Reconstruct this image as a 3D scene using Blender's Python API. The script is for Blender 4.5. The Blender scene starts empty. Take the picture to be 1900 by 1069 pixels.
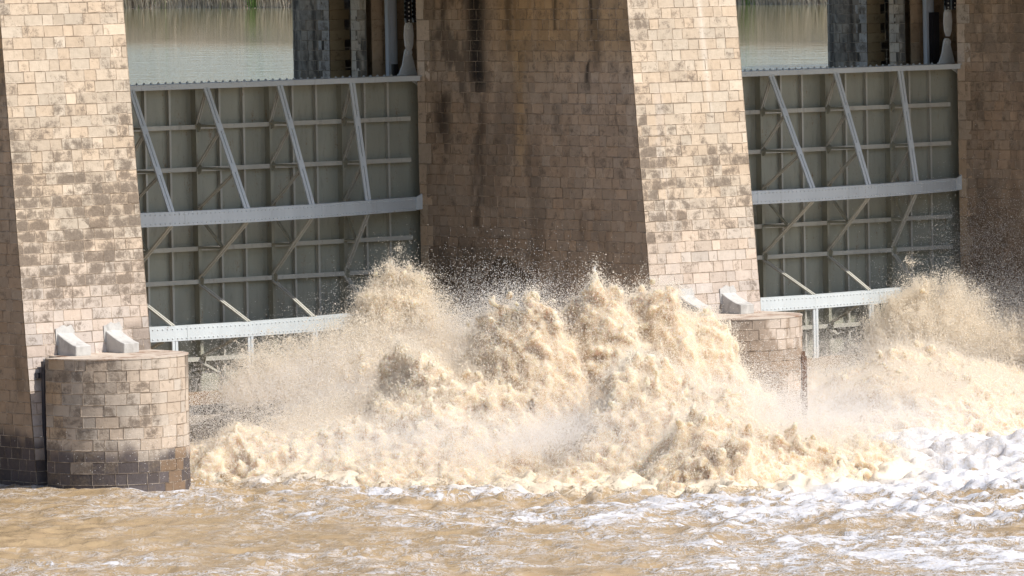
import bpy, math, random
import numpy as np

# ------------------------------------------------------------------ scene, camera, light
S = bpy.context.scene
COL = S.collection
random.seed(7)
RNG = np.random.default_rng(11)

F_PX, YAW, ROLL = 13590.0, math.radians(38.7), 0.0188
PITCH = math.atan((534.5 + 145.0) / F_PX)
CAM = np.array([-175.676, -224.913, 3.747])
cam = bpy.data.cameras.new('camera')
cam.sensor_width = 36.0
cam.lens = F_PX / 1900.0 * 36.0
cam.clip_start, cam.clip_end = 1.0, 6000.0
co = bpy.data.objects.new('camera', cam)
COL.objects.link(co)
from mathutils import Vector, Matrix
Rv = Vector((math.cos(YAW), -math.sin(YAW), 0))
Fv = Vector((math.sin(YAW) * math.cos(PITCH), math.cos(YAW) * math.cos(PITCH), -math.sin(PITCH)))
Uv = Rv.cross(Fv)
cr, sr = math.cos(ROLL), math.sin(ROLL)
R2 = Rv * cr - Uv * sr
U2 = Rv * sr + Uv * cr
M = Matrix((R2, U2, -Fv)).transposed().to_4x4()
M.translation = Vector(CAM)
co.matrix_world = M
S.camera = co

SUN_EL, SUN_AZ = math.radians(50), math.radians(25)      # azimuth from -Y towards +X
sdir = Vector((math.cos(SUN_EL) * math.sin(SUN_AZ), -math.cos(SUN_EL) * math.cos(SUN_AZ), math.sin(SUN_EL)))
sun = bpy.data.lights.new('sun', 'SUN')
sun.energy = 4.6
sun.angle = math.radians(0.5)
sun.color = (1.0, 0.95, 0.87)
so = bpy.data.objects.new('sun', sun)
so.rotation_euler = (-sdir).to_track_quat('-Z', 'Y').to_euler()
COL.objects.link(so)
W = bpy.data.worlds.new('World')
S.world = W
W.use_nodes = True
sky = W.node_tree.nodes.new('ShaderNodeTexSky')
sky.sky_type = 'NISHITA'
sky.sun_disc = False
sky.sun_elevation = SUN_EL
sky.sun_rotation = math.atan2(sdir.x, sdir.y)
bg = W.node_tree.nodes['Background']
bg.inputs[1].default_value = 0.15
W.node_tree.links.new(sky.outputs[0], bg.inputs[0])
S.view_settings.view_transform = 'Standard'
S.view_settings.look = 'None'
S.view_settings.gamma = 1.0
S.view_settings.exposure = 0.30
S.cycles.max_bounces = 8
S.cycles.diffuse_bounces = 6
S.cycles.use_adaptive_sampling = True

WZ = -15.7        # river level
RZ = -2.6         # reservoir level

# ------------------------------------------------------------------ helpers
def tag(o, label=None, cat=None, group=None, kind=None):
    if label: o['label'] = label
    if cat: o['category'] = cat
    if group: o['group'] = group
    if kind: o['kind'] = kind
    return o

def empty(name, loc=(0, 0, 0)):
    o = bpy.data.objects.new(name, None)
    o.location = loc
    COL.objects.link(o)
    return o

def link(name, me, mat, parent=None, smooth=False):
    if mat is not None: me.materials.append(mat)
    if smooth: me.polygons.foreach_set('use_smooth', np.ones(len(me.polygons), bool))
    o = bpy.data.objects.new(name, me)
    COL.objects.link(o)
    if parent is not None:
        o.parent = parent
        o.matrix_parent_inverse = Matrix.Identity(4)
        o.location = -Vector(parent.location) if parent.parent is None else (0, 0, 0)
    return o

class MB:
    """collects plain shapes into one mesh (world coordinates)"""
    def __init__(s): s.v = []; s.f = []
    def add(s, vs, fs):
        b = len(s.v); s.v += [tuple(p) for p in vs]; s.f += [tuple(i + b for i in f) for f in fs]
    def box(s, x0, x1, y0, y1, z0, z1):
        s.add([(x0, y0, z0), (x1, y0, z0), (x1, y1, z0), (x0, y1, z0), (x0, y0, z1), (x1, y0, z1), (x1, y1, z1), (x0, y1, z1)],
              [(0, 3, 2, 1), (4, 5, 6, 7), (0, 1, 5, 4), (1, 2, 6, 5), (2, 3, 7, 6), (3, 0, 4, 7)])
    def bar(s, p, q, w, t, side):
        """bar from p to q; 'side' = width direction, w width, t thickness"""
        p, q = Vector(p), Vector(q); d = (q - p).normalized(); a = Vector(side); a = (a - d * a.dot(d)).normalized(); n = d.cross(a)
        a = a * w / 2; n = n * t / 2
        vs = [p - a - n, p + a - n, p + a + n, p - a + n, q - a - n, q + a - n, q + a + n, q - a + n]
        s.add(vs, [(0, 3, 2, 1), (4, 5, 6, 7), (0, 1, 5, 4), (1, 2, 6, 5), (2, 3, 7, 6), (3, 0, 4, 7)])
    def dome(s, c, n, r, h=None, k=6):
        c, n = Vector(c), Vector(n).normalized(); h = h or r * .7
        a = n.orthogonal().normalized(); b = n.cross(a); vs = []
        for rr, hh in ((1, 0), (.72, .7)):
            for i in range(k):
                t = 2 * math.pi * i / k; vs.append(c + (a * math.cos(t) + b * math.sin(t)) * r * rr + n * h * hh)
        vs.append(c + n * h)
        fs = [(i, (i + 1) % k, k + (i + 1) % k, k + i) for i in range(k)] + [(k + i, k + (i + 1) % k, 2 * k) for i in range(k)]
        s.add(vs, fs)
    def tube(s, p, q, r, k=16, r2=None):
        p, q = Vector(p), Vector(q); d = (q - p).normalized(); a = d.orthogonal().normalized(); b = d.cross(a); r2 = r2 or r
        vs = [c + (a * math.cos(2 * math.pi * i / k) + b * math.sin(2 * math.pi * i / k)) * rr for c, rr in ((p, r), (q, r2)) for i in range(k)]
        s.add(vs, [(i, (i + 1) % k, k + (i + 1) % k, k + i) for i in range(k)] + [tuple(range(k))[::-1], tuple(range(k, 2 * k))])
    def prism(s, poly, ax, a0, a1):
        """poly in the two other axes, extruded along axis ax from a0 to a1"""
        n = len(poly)
        def P(u, v, w): return {0: (w, u, v), 1: (u, w, v), 2: (u, v, w)}[ax]
        s.add([P(u, v, a0) for u, v in poly] + [P(u, v, a1) for u, v in poly],
              [tuple(range(n))[::-1], tuple(range(n, 2 * n))] + [(i, (i + 1) % n, n + (i + 1) % n, n + i) for i in range(n)])
    def build(s, name, mat, parent=None, bevel=0, smooth=False):
        me = bpy.data.meshes.new(name); me.from_pydata(s.v, [], s.f); me.update()
        o = link(name, me, mat, parent, smooth)
        if bevel:
            m = o.modifiers.new('bevel', 'BEVEL'); m.width = bevel; m.segments = 1; m.limit_method = 'ANGLE'
        return o

def np_mesh(name, V, Fq, mat, parent=None, smooth=True, attrs=None):
    me = bpy.data.meshes.new(name)
    nv, nf = len(V), len(Fq)
    me.vertices.add(nv); me.vertices.foreach_set('co', np.asarray(V, np.float32).ravel())
    me.loops.add(nf * 4); me.loops.foreach_set('vertex_index', np.asarray(Fq, np.int32).ravel())
    me.polygons.add(nf); me.polygons.foreach_set('loop_start', np.arange(0, nf * 4, 4, dtype=np.int32))
    if smooth: me.polygons.foreach_set('use_smooth', np.ones(nf, bool))
    me.update(calc_edges=True)
    for k, a in (attrs or {}).items():
        a = np.asarray(a, np.float32)
        if a.ndim == 2:
            at = me.attributes.new(k, 'FLOAT_COLOR', 'POINT'); at.data.foreach_set('color', a.ravel())
        else:
            at = me.attributes.new(k, 'FLOAT', 'POINT'); at.data.foreach_set('value', a)
    return link(name, me, mat, parent)

# ---- node helper
def new_mat(name):
    m = bpy.data.materials.new(name); m.use_nodes = True
    nt = m.node_tree; b = nt.nodes['Principled BSDF']
    return m, nt, b
def N(nt, t, **kw):
    n = nt.nodes.new(t)
    for k, v in kw.items():
        if isinstance(k, str) and hasattr(n, k): setattr(n, k, v)
    return n
def noise(nt, scale, detail=4, rough=.55, vec=None, dist=0):
    n = nt.nodes.new('ShaderNodeTexNoise'); n.inputs['Scale'].default_value = scale; n.inputs['Detail'].default_value = detail
    n.inputs['Roughness'].default_value = rough; n.inputs['Distortion'].default_value = dist
    if vec is not None: nt.links.new(vec, n.inputs['Vector'])
    return n.outputs['Fac']
def coord(nt, scale=(1, 1, 1)):
    t = nt.nodes.new('ShaderNodeNewGeometry'); mp = nt.nodes.new('ShaderNodeMapping'); mp.inputs['Scale'].default_value = scale
    nt.links.new(t.outputs['Position'], mp.inputs['Vector']); return mp.outputs[0]
def rng(nt, v, a, b, c=0, d=1, clamp=True):
    n = nt.nodes.new('ShaderNodeMapRange'); n.clamp = clamp
    nt.links.new(v, n.inputs[0])
    for i, x in enumerate((a, b, c, d)): n.inputs[i + 1].default_value = x
    return n.outputs[0]
def mth(nt, op, a, b=None):
    n = nt.nodes.new('ShaderNodeMath'); n.operation = op
    for i, x in enumerate((a, b)):
        if x is None: continue
        if isinstance(x, (int, float)): n.inputs[i].default_value = x
        else: nt.links.new(x, n.inputs[i])
    return n.outputs[0]
def mix(nt, f, a, b, mode='MIX'):
    n = nt.nodes.new('ShaderNodeMix'); n.data_type = 'RGBA'; n.blend_type = mode
    for i, x in ((0, f), (6, a), (7, b)):
        if isinstance(x, (int, float)): n.inputs[i].default_value = x
        elif isinstance(x, tuple): n.inputs[i].default_value = (*x, 1) if len(x) == 3 else x
        else: nt.links.new(x, n.inputs[i])
    return n.outputs[2]
def attr(nt, name):
    n = nt.nodes.new('ShaderNodeAttribute'); n.attribute_name = name; return n
def bump(nt, b, h, dist, strength=1):
    n = nt.nodes.new('ShaderNodeBump'); n.inputs['Distance'].default_value = dist; n.inputs['Strength'].default_value = strength
    nt.links.new(h, n.inputs['Height']); nt.links.new(n.outputs[0], b.inputs['Normal']); return n

# ------------------------------------------------------------------ materials
def stone_mat():
    m, nt, b = new_mat('ashlar_stone')
    L = nt.links.new
    a = attr(nt, 'tint'); c = coord(nt)
    j = attr(nt, 'joint').outputs['Fac']
    col = mix(nt, 1.0, a.outputs['Color'], mix(nt, noise(nt, 5, 6, .6, c), (.80, .79, .78), (1.18, 1.19, 1.2)), 'MULTIPLY')
    # lichen and soot: blotches with a speckled rim
    lich = a.outputs['Alpha']
    n1 = noise(nt, 2.3, 10, .68, c, .4); n2 = mth(nt, 'ADD', mth(nt, 'MULTIPLY', noise(nt, 10, 6, .75, c), .6), mth(nt, 'MULTIPLY', noise(nt, 30, 4, .7, c), .4))
    s = mth(nt, 'ADD', mth(nt, 'MULTIPLY', n1, .52), mth(nt, 'MULTIPLY', n2, .48))
    k = mth(nt, 'ADD', s, mth(nt, 'MULTIPLY', lich, .20))
    msk = rng(nt, k, .548, .640)
    lc = mix(nt, rng(nt, n2, .35, .65), (.065, .048, .038), (.21, .165, .125))
    col = mix(nt, mth(nt, 'MULTIPLY', msk, .84), col, lc)
    # pits
    pit = rng(nt, noise(nt, 26, 3, .6, c), .67, .74)
    col = mix(nt, mth(nt, 'MULTIPLY', pit, .45), col, (.12, .09, .07))
    # joints: pale pointing, cracked dark in places
    crack = rng(nt, noise(nt, 2.6, 6, .75, c), .42, .54)
    jc = mix(nt, crack, (.66, .55, .44), (.30, .235, .175))
    jc = mix(nt, .40, jc, mix(nt, 1.0, jc, a.outputs['Color'], 'MULTIPLY'))
    col = mix(nt, mth(nt, 'MULTIPLY', j, .85), col, jc)
    L(col, b.inputs['Base Color'])
    b.inputs['Roughness'].default_value = .9
    b.inputs['Specular IOR Level'].default_value = .15
    h = mth(nt, 'SUBTRACT', mth(nt, 'ADD', noise(nt, 9, 8, .65, c), mth(nt, 'MULTIPLY', noise(nt, 34, 3, .6, c), .4)), mth(nt, 'MULTIPLY', msk, .25))
    bump(nt, b, h, .028, .7)
    return m

def concrete_mat(name, colr, stain=.5):
    m, nt, b = new_mat(name); c = coord(nt)
    col = mix(nt, noise(nt, 3, 7, .65, c), tuple(x * .72 for x in colr), tuple(min(1, x * 1.2) for x in colr))
    st = rng(nt, noise(nt, 1.7, 8, .7, coord(nt, (1, 1, .35)), .5), .5, .72)
    col = mix(nt, mth(nt, 'MULTIPLY', st, stain), col, (.12, .10, .08))
    nt.links.new(col, b.inputs['Base Color']); b.inputs['Roughness'].default_value = .85
    bump(nt, b, noise(nt, 14, 7, .6, c), .02, .7)
    return m

def steel_mat(name, colr, rust=.12, dirt=.35, rough=.55):
    m, nt, b = new_mat(name); c = coord(nt); cs = coord(nt, (1, 1, .22))
    col = mix(nt, noise(nt, 1.1, 6, .6, cs), tuple(x * (1 - dirt) for x in colr), tuple(min(1, x * (1 + dirt * .5)) for x in colr))
    col = mix(nt, mth(nt, 'MULTIPLY', rng(nt, noise(nt, 4.5, 7, .7, cs), .55, .75), dirt), col, (.10, .085, .06))
    r1 = rng(nt, mth(nt, 'ADD', mth(nt, 'MULTIPLY', noise(nt, 3.2, 8, .75, cs), .7), mth(nt, 'MULTIPLY', noise(nt, 14, 4, .6, c), .3)), .66 - rust, .72 - rust * .7)
    col = mix(nt, mth(nt, 'MULTIPLY', r1, .8), col, (.20, .095, .035))
    nt.links.new(col, b.inputs['Base Color']); b.inputs['Roughness'].default_value = rough
    b.inputs['Metallic'].default_value = .0
    bump(nt, b, noise(nt, 10, 5, .6, c), .008, .5)
    return m

def foam_mat(name, colA, colB, white=(.88, .85, .80)):
    m, nt, b = new_mat(name); c = coord(nt)
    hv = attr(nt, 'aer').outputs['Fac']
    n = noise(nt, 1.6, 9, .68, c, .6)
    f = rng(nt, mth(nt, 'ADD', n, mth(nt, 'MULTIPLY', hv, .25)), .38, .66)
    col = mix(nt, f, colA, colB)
    col = mix(nt, rng(nt, noise(nt, 7, 6, .7, c), .50, .68), col, white)
    nt.links.new(col, b.inputs['Base Color'])
    b.inputs['Roughness'].default_value = .5
    b.inputs['Specular IOR Level'].default_value = .25
    b.inputs['Subsurface Weight'].default_value = .9
    b.inputs['Subsurface Radius'].default_value = (1.0, .72, .45)
    b.inputs['Subsurface Scale'].default_value = .50
    hh = mth(nt, 'ADD', noise(nt, 5.5, 9, .75, c, .8), mth(nt, 'MULTIPLY', noise(nt, 19, 4, .7, c), .6))
    bump(nt, b, hh, .12, .8)
    return m

STONE = stone_mat()
CONC = concrete_mat('weathered_concrete', (.47, .45, .42), .6)
CONC_DK = concrete_mat('dark_concrete', (.30, .26, .22), .6)
PLATE = steel_mat('olive_plate_paint', (.33, .33, .27), .09, .35)
MEMBER = steel_mat('grey_member_paint', (.46, .45, .40), .06, .35)
GIRDER = steel_mat('pale_girder_paint', (.53, .57, .59), .06, .2)
SILL = steel_mat('rusty_sill_paint', (.36, .27, .17), .22, .35)
DARKST = steel_mat('dark_greased_steel', (.035, .035, .045), .0, .3, .4)
BLUEST = steel_mat('blue_grey_pipe_paint', (.50, .56, .66), .03, .3)
RUST = steel_mat('rusted_channel', (.22, .13, .09), .2, .3, .8)
PALEST = steel_mat('pale_link_paint', (.66, .68, .70), .04, .3)
# ------------------------------------------------------------------ masonry
def vn2(x, y, seed=0):
    """smooth value noise on arrays"""
    x = np.asarray(x, float); y = np.asarray(y, float)
    xi = np.floor(x).astype(np.int64); yi = np.floor(y).astype(np.int64); fx = x - xi; fy = y - yi
    fx = fx * fx * (3 - 2 * fx); fy = fy * fy * (3 - 2 * fy)
    def h(a, b):
        n = (a * 374761393 + b * 668265263 + seed * 1442695041) & 0x7fffffff
        n = ((n ^ (n >> 13)) * 1274126177) & 0x7fffffff
        return ((n ^ (n >> 16)) & 0xffff) / 65535.0
    return (h(xi, yi) * (1 - fx) + h(xi + 1, yi) * fx) * (1 - fy) + (h(xi, yi + 1) * (1 - fx) + h(xi + 1, yi + 1) * fx) * fy
def fb2(x, y, seed=0, o=4):
    s = 0; a = 1; t = 0
    for k in range(o): s = s + a * vn2(x * 2 ** k, y * 2 ** k, seed + k * 17); t += a; a *= .55
    return s / t
def sst(x, a, b):
    t = np.clip((x - a) / (b - a), 0, 1); return t * t * (3 - 2 * t)

class Masonry:
    def __init__(s): s.V = []; s.F = []; s.T = []; s.J = []; s.n = 0
    def block(s, u0, u1, z0, z1, pos, color, rnd, relief=-.004, g=.010, step=.13):
        nu = max(1, int(round((u1 - u0) / step))); nz = max(1, int(round((z1 - z0) / step)))
        us = np.concatenate([[u0 + .001, u0 + g, u0 + g + .006], np.linspace(u0 + g + .028, u1 - g - .028, nu + 1), [u1 - g - .006, u1 - g, u1 - .001]])
        zs = np.concatenate([[z0 + .001, z0 + g, z0 + g + .006], np.linspace(z0 + g + .028, z1 - g - .028, nz + 1), [z1 - g - .006, z1 - g, z1 - .001]])
        A, B = np.meshgrid(us, zs, indexing='ij')
        e = np.ones(A.shape); e[0] = e[-1] = 0; e[:, 0] = e[:, -1] = 0
        e2 = e.copy(); m = e == 1; e2[1, :] = 0; e2[-2, :] = 0; e2[:, 1] = 0; e2[:, -2] = 0
        rim = np.zeros(A.shape); rim[2, :] = 1; rim[-3, :] = 1; rim[:, 2] = 1; rim[:, -3] = 1; rim *= e2
        d = e2 * (relief + rnd[0] * .013 + .012 * (vn2(A * 6 + rnd[1] * 99, B * 6) - .5))
        d = d + (1 - e2) * (.013 if rnd[1] < .6 else .003); tilt = (rnd[2] - .5) * .012; d = d + e2 * tilt * (A - (u0 + u1) / 2)
        P = pos(A, B, d)
        rgb, li = color(A, B, rnd, (u0 + u1) / 2, (z0 + z1) / 2)
        ce = np.clip(1.25 - np.abs((A - (u0 + u1) / 2) / ((u1 - u0) / 2)) ** 3 * .8 - np.abs((B - (z0 + z1) / 2 + .05) / ((z1 - z0) / 2)) ** 3 * .8, 0, 1.15)
        ce = ce * (.55 + .9 * vn2(A * 3.3 + rnd[0] * 50, B * 4.1))
        lich = np.clip(li, 0, 1) * (.50 + .50 * ce)
        cr_ = rim * sst(vn2(A * 5 + rnd[0] * 9, B * 5), .25, .6) * (.10 + .28 * rnd[4] ** 2); rgb = rgb * (1 - cr_[..., None])
        T = np.concatenate([rgb, np.broadcast_to(np.asarray(lich)[..., None], A.shape + (1,))], -1)
        nU, nZ = A.shape; idx = np.arange(nU * nZ).reshape(nU, nZ) + s.n
        q = np.stack([idx[:-1, :-1], idx[1:, :-1], idx[1:, 1:], idx[:-1, 1:]], -1).reshape(-1, 4)
        s.V.append(P.reshape(-1, 3)); s.F.append(q); s.T.append(T.reshape(-1, 4)); s.J.append((1 - e2).ravel()); s.n += nU * nZ
    def wall(s, u0, u1, z0, z1, pos, color, course=.4, rs=None, lens=(.34, .62), flip=False, edge=None, step=.13, relief=-.004):
        """edge(z): right-hand end of the wall at that height"""
        rs = rs or random
        k0 = int(math.floor(z0 / course)); k1 = int(math.ceil(z1 / course))
        for k in range(k0, k1):
            a, b = max(z0, k * course), min(z1, (k + 1) * course)
            if b - a < .05: continue
            ue = edge((a + b) / 2) if edge else u1
            u = u0 + (rs.uniform(.0, .25) if k % 2 else 0); cuts = [u0]
            if u > u0 + .15: cuts.append(u)
            short = rs.random() < .5
            while True:
                w = rs.uniform(*((lens[0], lens[0] + .10) if short else (lens[1] - .1, lens[1] + .06))); 
                short = (not short) if rs.random() < .72 else short
                u = cuts[-1] + w
                if u > ue - .2: break
                cuts.append(u)
            cuts.append(ue)
            for i in range(len(cuts) - 1):
                last = i == len(cuts) - 2
                rnd = [rs.random() for _ in range(6)]
                if last and edge:
                    def p2(A, B, d, c1=cuts[i], c2=cuts[i + 1]): 
                        t = (A - c1) / (c2 - c1); return pos(c1 + t * (edge_arr(edge, B) - c1), B, d)
                    s.block(cuts[i], cuts[i + 1], a, b, p2, color, rnd, step=step, relief=relief)
                else: s.block(cuts[i], cuts[i + 1], a, b, pos, color, rnd, step=step, relief=relief)
    def quad(s, pts, rgb=(.4, .32, .24), li=.2):
        s.V.append(np.array(pts, float)); s.F.append(np.arange(4)[None] + s.n); s.T.append(np.tile([*rgb, li], (4, 1))); s.J.append(np.zeros(4)); s.n += 4
    def build(s, name, parent):
        return np_mesh(name, np.concatenate(s.V), np.concatenate(s.F), STONE, parent, False, {'tint': np.concatenate(s.T), 'joint': np.concatenate(s.J)})
def edge_arr(edge, B):
    return edge(B)

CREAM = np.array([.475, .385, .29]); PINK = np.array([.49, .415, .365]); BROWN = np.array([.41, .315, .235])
def tone(rnd, v=.10):
    t = 1 + (rnd[3] - .5) * 2 * v
    w = (rnd[4] - .5) * .08
    return np.array([t * (1 + w), t, t * (1 - w)])

def waterline(rgb, A, B, rnd, uc, zc, lvl=-14.35):
    """dark algae band that stops at block edges and bleeds a little"""
    k = sst(-(B + .22 * (rnd[5] - .5) + .9 * (fb2(A * 1.5, B * .4, 5) - .5)), -lvl - .25, -lvl + .35)
    k = np.where(rnd[5] > .93, k * .45, k)[..., None] if np.ndim(k) else k
    dark = np.array([.060, .050, .052]) * (1.0 + .5 * rnd[3])
    return rgb * (1 - k * .93) + dark * k * .93

def front_color(pier):
    def f(A, B, rnd, uc, zc):
        t = np.clip((-zc - 6.5) / 5, 0, 1)
        base = (CREAM * (1 - t) + PINK * t) * tone(rnd, .09)
        if rnd[5] > .93: base = base * 1.12 + .01
        rgb = np.broadcast_to(base, A.shape + (3,)).copy()
        if pier == 1:
            z = -zc; li = .10 + .52 * sst(z, 1.5, 6.0) * (1 - sst(z, 8.2, 10.2)) + .26 * (rnd[1] - .5) * 2 + .5 * (fb2(A * .8 + 3, B * .9, 66) - .5)
            li = li + .12 * sst(np.abs(uc - 2.7), 1.5, 2.6) * (z < 9)
            wet = sst(A, 3.9, 4.6) * sst(-B, 9.9, 10.6) * (1 if rnd[2] > .45 else .25)
            rgb = rgb * (1 - .55 * wet[..., None])
        else:
            z = -zc; li = .08 + .34 * sst(z, 3.0, 5.5) * (1 - sst(z, 8, 9.2)) + .22 * (rnd[1] - .5) * 2 + .5 * (fb2(A * .8, B * .9, 67) - .5) + .25 * (uc < .9) * (z < 9)
            ws = np.exp(-((A - 3.55 + .03 * B) / .11) ** 2) * sst(B, -5.0, -1.5)          # white lime run
            rgb = rgb * (1 - ws[..., None] * .45) + np.array([.70, .64, .56]) * ws[..., None] * .45
            gs = np.exp(-((A - 1.15 + .12 * np.sin(B)) / .28) ** 2) * sst(-B, 2.2, 3.2) * (1 - sst(-B, 9, 10)) * (vn2(A * 9, B * .8, 3) > .45)
            rgb = rgb * (1 - gs[..., None] * .35) + np.array([.45, .40, .36]) * gs[..., None] * .35
        # mossy blocks keep clear rims
        li = li * np.ones(A.shape)
        rgb = waterline(rgb, A, B, rnd, uc, zc)
        return rgb, li
    return f

def side_color(pier):
    def f(A, B, rnd, uc, zc):
        Y = A                                     # metres downstream of the gate slot
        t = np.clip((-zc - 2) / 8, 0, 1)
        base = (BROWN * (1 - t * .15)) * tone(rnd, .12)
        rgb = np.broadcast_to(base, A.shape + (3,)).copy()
        n = fb2(A * 2.2, B * .8, 21 + pier); n2 = fb2(A * .7, B * .25, 33 + pier)
        och = sst(Y, 4.0, 6.0) * sst(B, -2.4, -.4) + .9 * np.exp(-((Y - 6.35) / .34) ** 2) * sst(B, -6.5, -4.5) * (.5 + n)
        och = np.clip(och, 0, 1)[..., None]
        rgb = rgb * (1 - och * .6) + np.array([.42, .27, .12]) * och * .6 * (.8 + .4 * rnd[3])
        def streak(y0, w, ztop, zbot, amt, wob=.25):
            return amt * np.exp(-(np.abs(Y - y0 - wob * (vn2(B * .9, B * 0 + y0, 9) - .5)) / w) ** 3) * sst(B + 1.2 * (rnd[0] - .5), zbot, zbot + 1.6) * (B < ztop)
        dk = streak(1.5, .50, 9, -5.5, .80) * sst(n, .38, .56)
        dk = np.maximum(dk, streak(3.7, .66, 9, -3.6, .99, .15)); dk = np.maximum(dk, streak(3.8, .42, 9, -9, .65, .5) * sst(n, .38, .55))
        dk = np.maximum(dk, streak(10.95, .30, 9, -2.6, .55, .1)); dk = np.maximum(dk, streak(10.55, .13, 9, -3.4, .9, .5) * (n > .32)); dk = np.maximum(dk, streak(5.7, .22, 9, -2.0, .5))
        dk = np.maximum(dk, streak(8.6, .10, 9, -1.4, .75))
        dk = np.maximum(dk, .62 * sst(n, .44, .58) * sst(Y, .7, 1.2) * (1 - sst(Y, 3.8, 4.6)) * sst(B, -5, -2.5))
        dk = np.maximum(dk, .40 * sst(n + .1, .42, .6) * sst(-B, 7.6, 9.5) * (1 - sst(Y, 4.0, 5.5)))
        if pier == 3: dk = dk * .45
        dk = np.maximum(dk, .30 * sst(n2, .52, .66))
        if pier == 2:                              # fresh wet patch above the surge
            ph = -9.05 - .55 * ((Y - 5.0) / 1.0) ** 2 * np.where(Y > 5, .45, 1.6) + .5 * (n - .5)
            wet = sst(ph - B, 0, .10) * (Y > 3.9) * (Y < 8.5)
            rgb = rgb * (1 - .60 * wet[..., None])
            rim = np.exp(-((ph - B + .02) / .07) ** 2) * (Y > 3.9) * (Y < 7.2); rgb = rgb * (1 + .25 * rim[..., None])
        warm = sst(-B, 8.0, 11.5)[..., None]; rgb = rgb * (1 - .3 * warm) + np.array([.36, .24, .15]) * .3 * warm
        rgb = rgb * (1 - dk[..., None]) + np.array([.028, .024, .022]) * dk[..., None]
        pl = (vn2(A * 5, B * .35, 71) > .84) * .20 * (B > -7)
        rgb = rgb * (1 - pl[..., None]) + np.array([.55, .44, .34]) * pl[..., None]
        rgb = waterline(rgb, A, B, rnd, uc, zc, -13.9 if pier == 1 else -14.6)
        return rgb, (.04 + .16 * rnd[1] + .10 * (-zc < 6)) * np.ones(A.shape)
    return f

def nose_color(pier):
    def f(A, B, rnd, uc, zc):
        base = np.array([.48, .395, .315]) * tone(rnd, .09)
        rgb = np.broadcast_to(base, A.shape + (3,)).copy()
        n = fb2(A * 1.4, B * .7, 55 + pier)
        if pier == 1:
            g = (1 - sst(A, .3, 1.0 + .6 * rnd[5])) * sst(B, -13.6, -12.9) ; g = np.maximum(g, .55 * (1 - sst(A, 2.6, 4.0)) * sst(B + .6 * (n - .5), -14.0, -13.2))
            g = np.maximum(g, .5 * sst(n, .5, .7) * (A < 4.6))
            rgb = rgb * (1 - .60 * g[..., None]) + np.array([.13, .105, .085]) * .60 * g[..., None]
            och = ((rnd[2] > .55) & (uc < .75)) * 1.0
            rgb = rgb * (1 - .5 * och) + np.array([.46, .31, .18]) * .5 * och
            run = np.exp(-((A - 6.3) / .10) ** 2) * sst(B, -12.4, -11.9) + np.exp(-((A - 6.75) / .12) ** 2) * .6
            rgb = rgb * (1 - .55 * np.clip(run, 0, 1)[..., None])
            wet = sst(A - .45 * (-B - 13.2), 7.0, 7.2); rgb = rgb * (1 - .45 * wet[..., None])
            rgb = waterline(rgb, A, B, rnd, uc, zc, -14.35)
            if 4.9 < uc < 5.7 and zc < -14.2: rgb = rgb * .5 + np.array([.30, .19, .10]) * .5
            li = .12 + .35 * (rnd[1] > .5) * (A < 4.5)
        else:
            wet = sst(n + .30 * sst(-A, -5.2, -3.6), .56, .62) * (A < 6.6)
            rgb = rgb * np.array([1, 1.0, 1.03])
            rgb = rgb * (1 - wet[..., None] * .55) + np.array([.25, .16, .09]) * wet[..., None] * .35
            li = .12 * np.ones(A.shape)
            rgb = waterline(rgb, A, B, rnd, uc, zc, -15.0)
        return rgb, li * np.ones(A.shape)
    return f

def up_color(A, B, rnd, uc, zc):
    base = np.array([.34, .29, .235]) * tone(rnd, .25)
    rgb = np.broadcast_to(base, A.shape + (3,)).copy()
    n = fb2(A * 3, B * .6, 91); dk = .8 * sst(n, .46, .62)
    rgb = rgb * (1 - dk[..., None]) + np.array([.03, .026, .024]) * dk[..., None]
    return rgb, .35 * np.ones(A.shape)
def quoin_color(A, B, rnd, uc, zc):
    t = np.clip((-zc - 2) / 5, 0, 1)
    base = (np.array([.60, .50, .41]) * (1 - t) + np.array([.50, .38, .27]) * t) * tone(rnd, .10)
    return waterline(np.broadcast_to(base, A.shape + (3,)).copy(), A, B, rnd, uc, zc), .10 * np.ones(A.shape)
def slot_color(A, B, rnd, uc, zc):
    base = np.array([.38, .29, .21]) * tone(rnd, .2)
    return np.broadcast_to(base, A.shape + (3,)).copy(), .15 * np.ones(A.shape)

TW = 5.36                                           # pier thickness
ZT, ZB = 2.0, -17.2
def fy(z): return -12.93 + .1 * z                   # battered downstream face
def corner_quoins(ms, X0, Y0, sgn, z0, z1, a=.52, b=.80, course=.8):
    """big quoins on the side face, running from Y0 in direction sgn (Y)"""
    k0 = int(math.floor(z0 / course)); k1 = int(math.ceil(z1 / course))
    for k in range(k0, k1):
        lo, hi = max(z0, k * course), min(z1, (k + 1) * course)
        if hi - lo < .1: continue
        w = b if k % 2 else a
        rnd = [random.random() for _ in range(6)]
        if sgn < 0: ms.block(0, w, lo, hi, lambda A, B, d: np.stack([X0 - d - .004, Y0 - A, B], -1), quoin_color, rnd)
        else:       ms.block(0, w, lo, hi, lambda A, B, d: np.stack([X0 - d - .004, Y0 + A, B], -1)[::-1], quoin_color, rnd)
        # return face of the same quoin
        rnd2 = list(rnd)
        ms.block(0, .6 if k % 2 else .85, lo, hi, lambda A, B, d: np.stack([X0 + A, Y0 + (d if sgn < 0 else -d), B], -1), quoin_color, rnd2)

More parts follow.
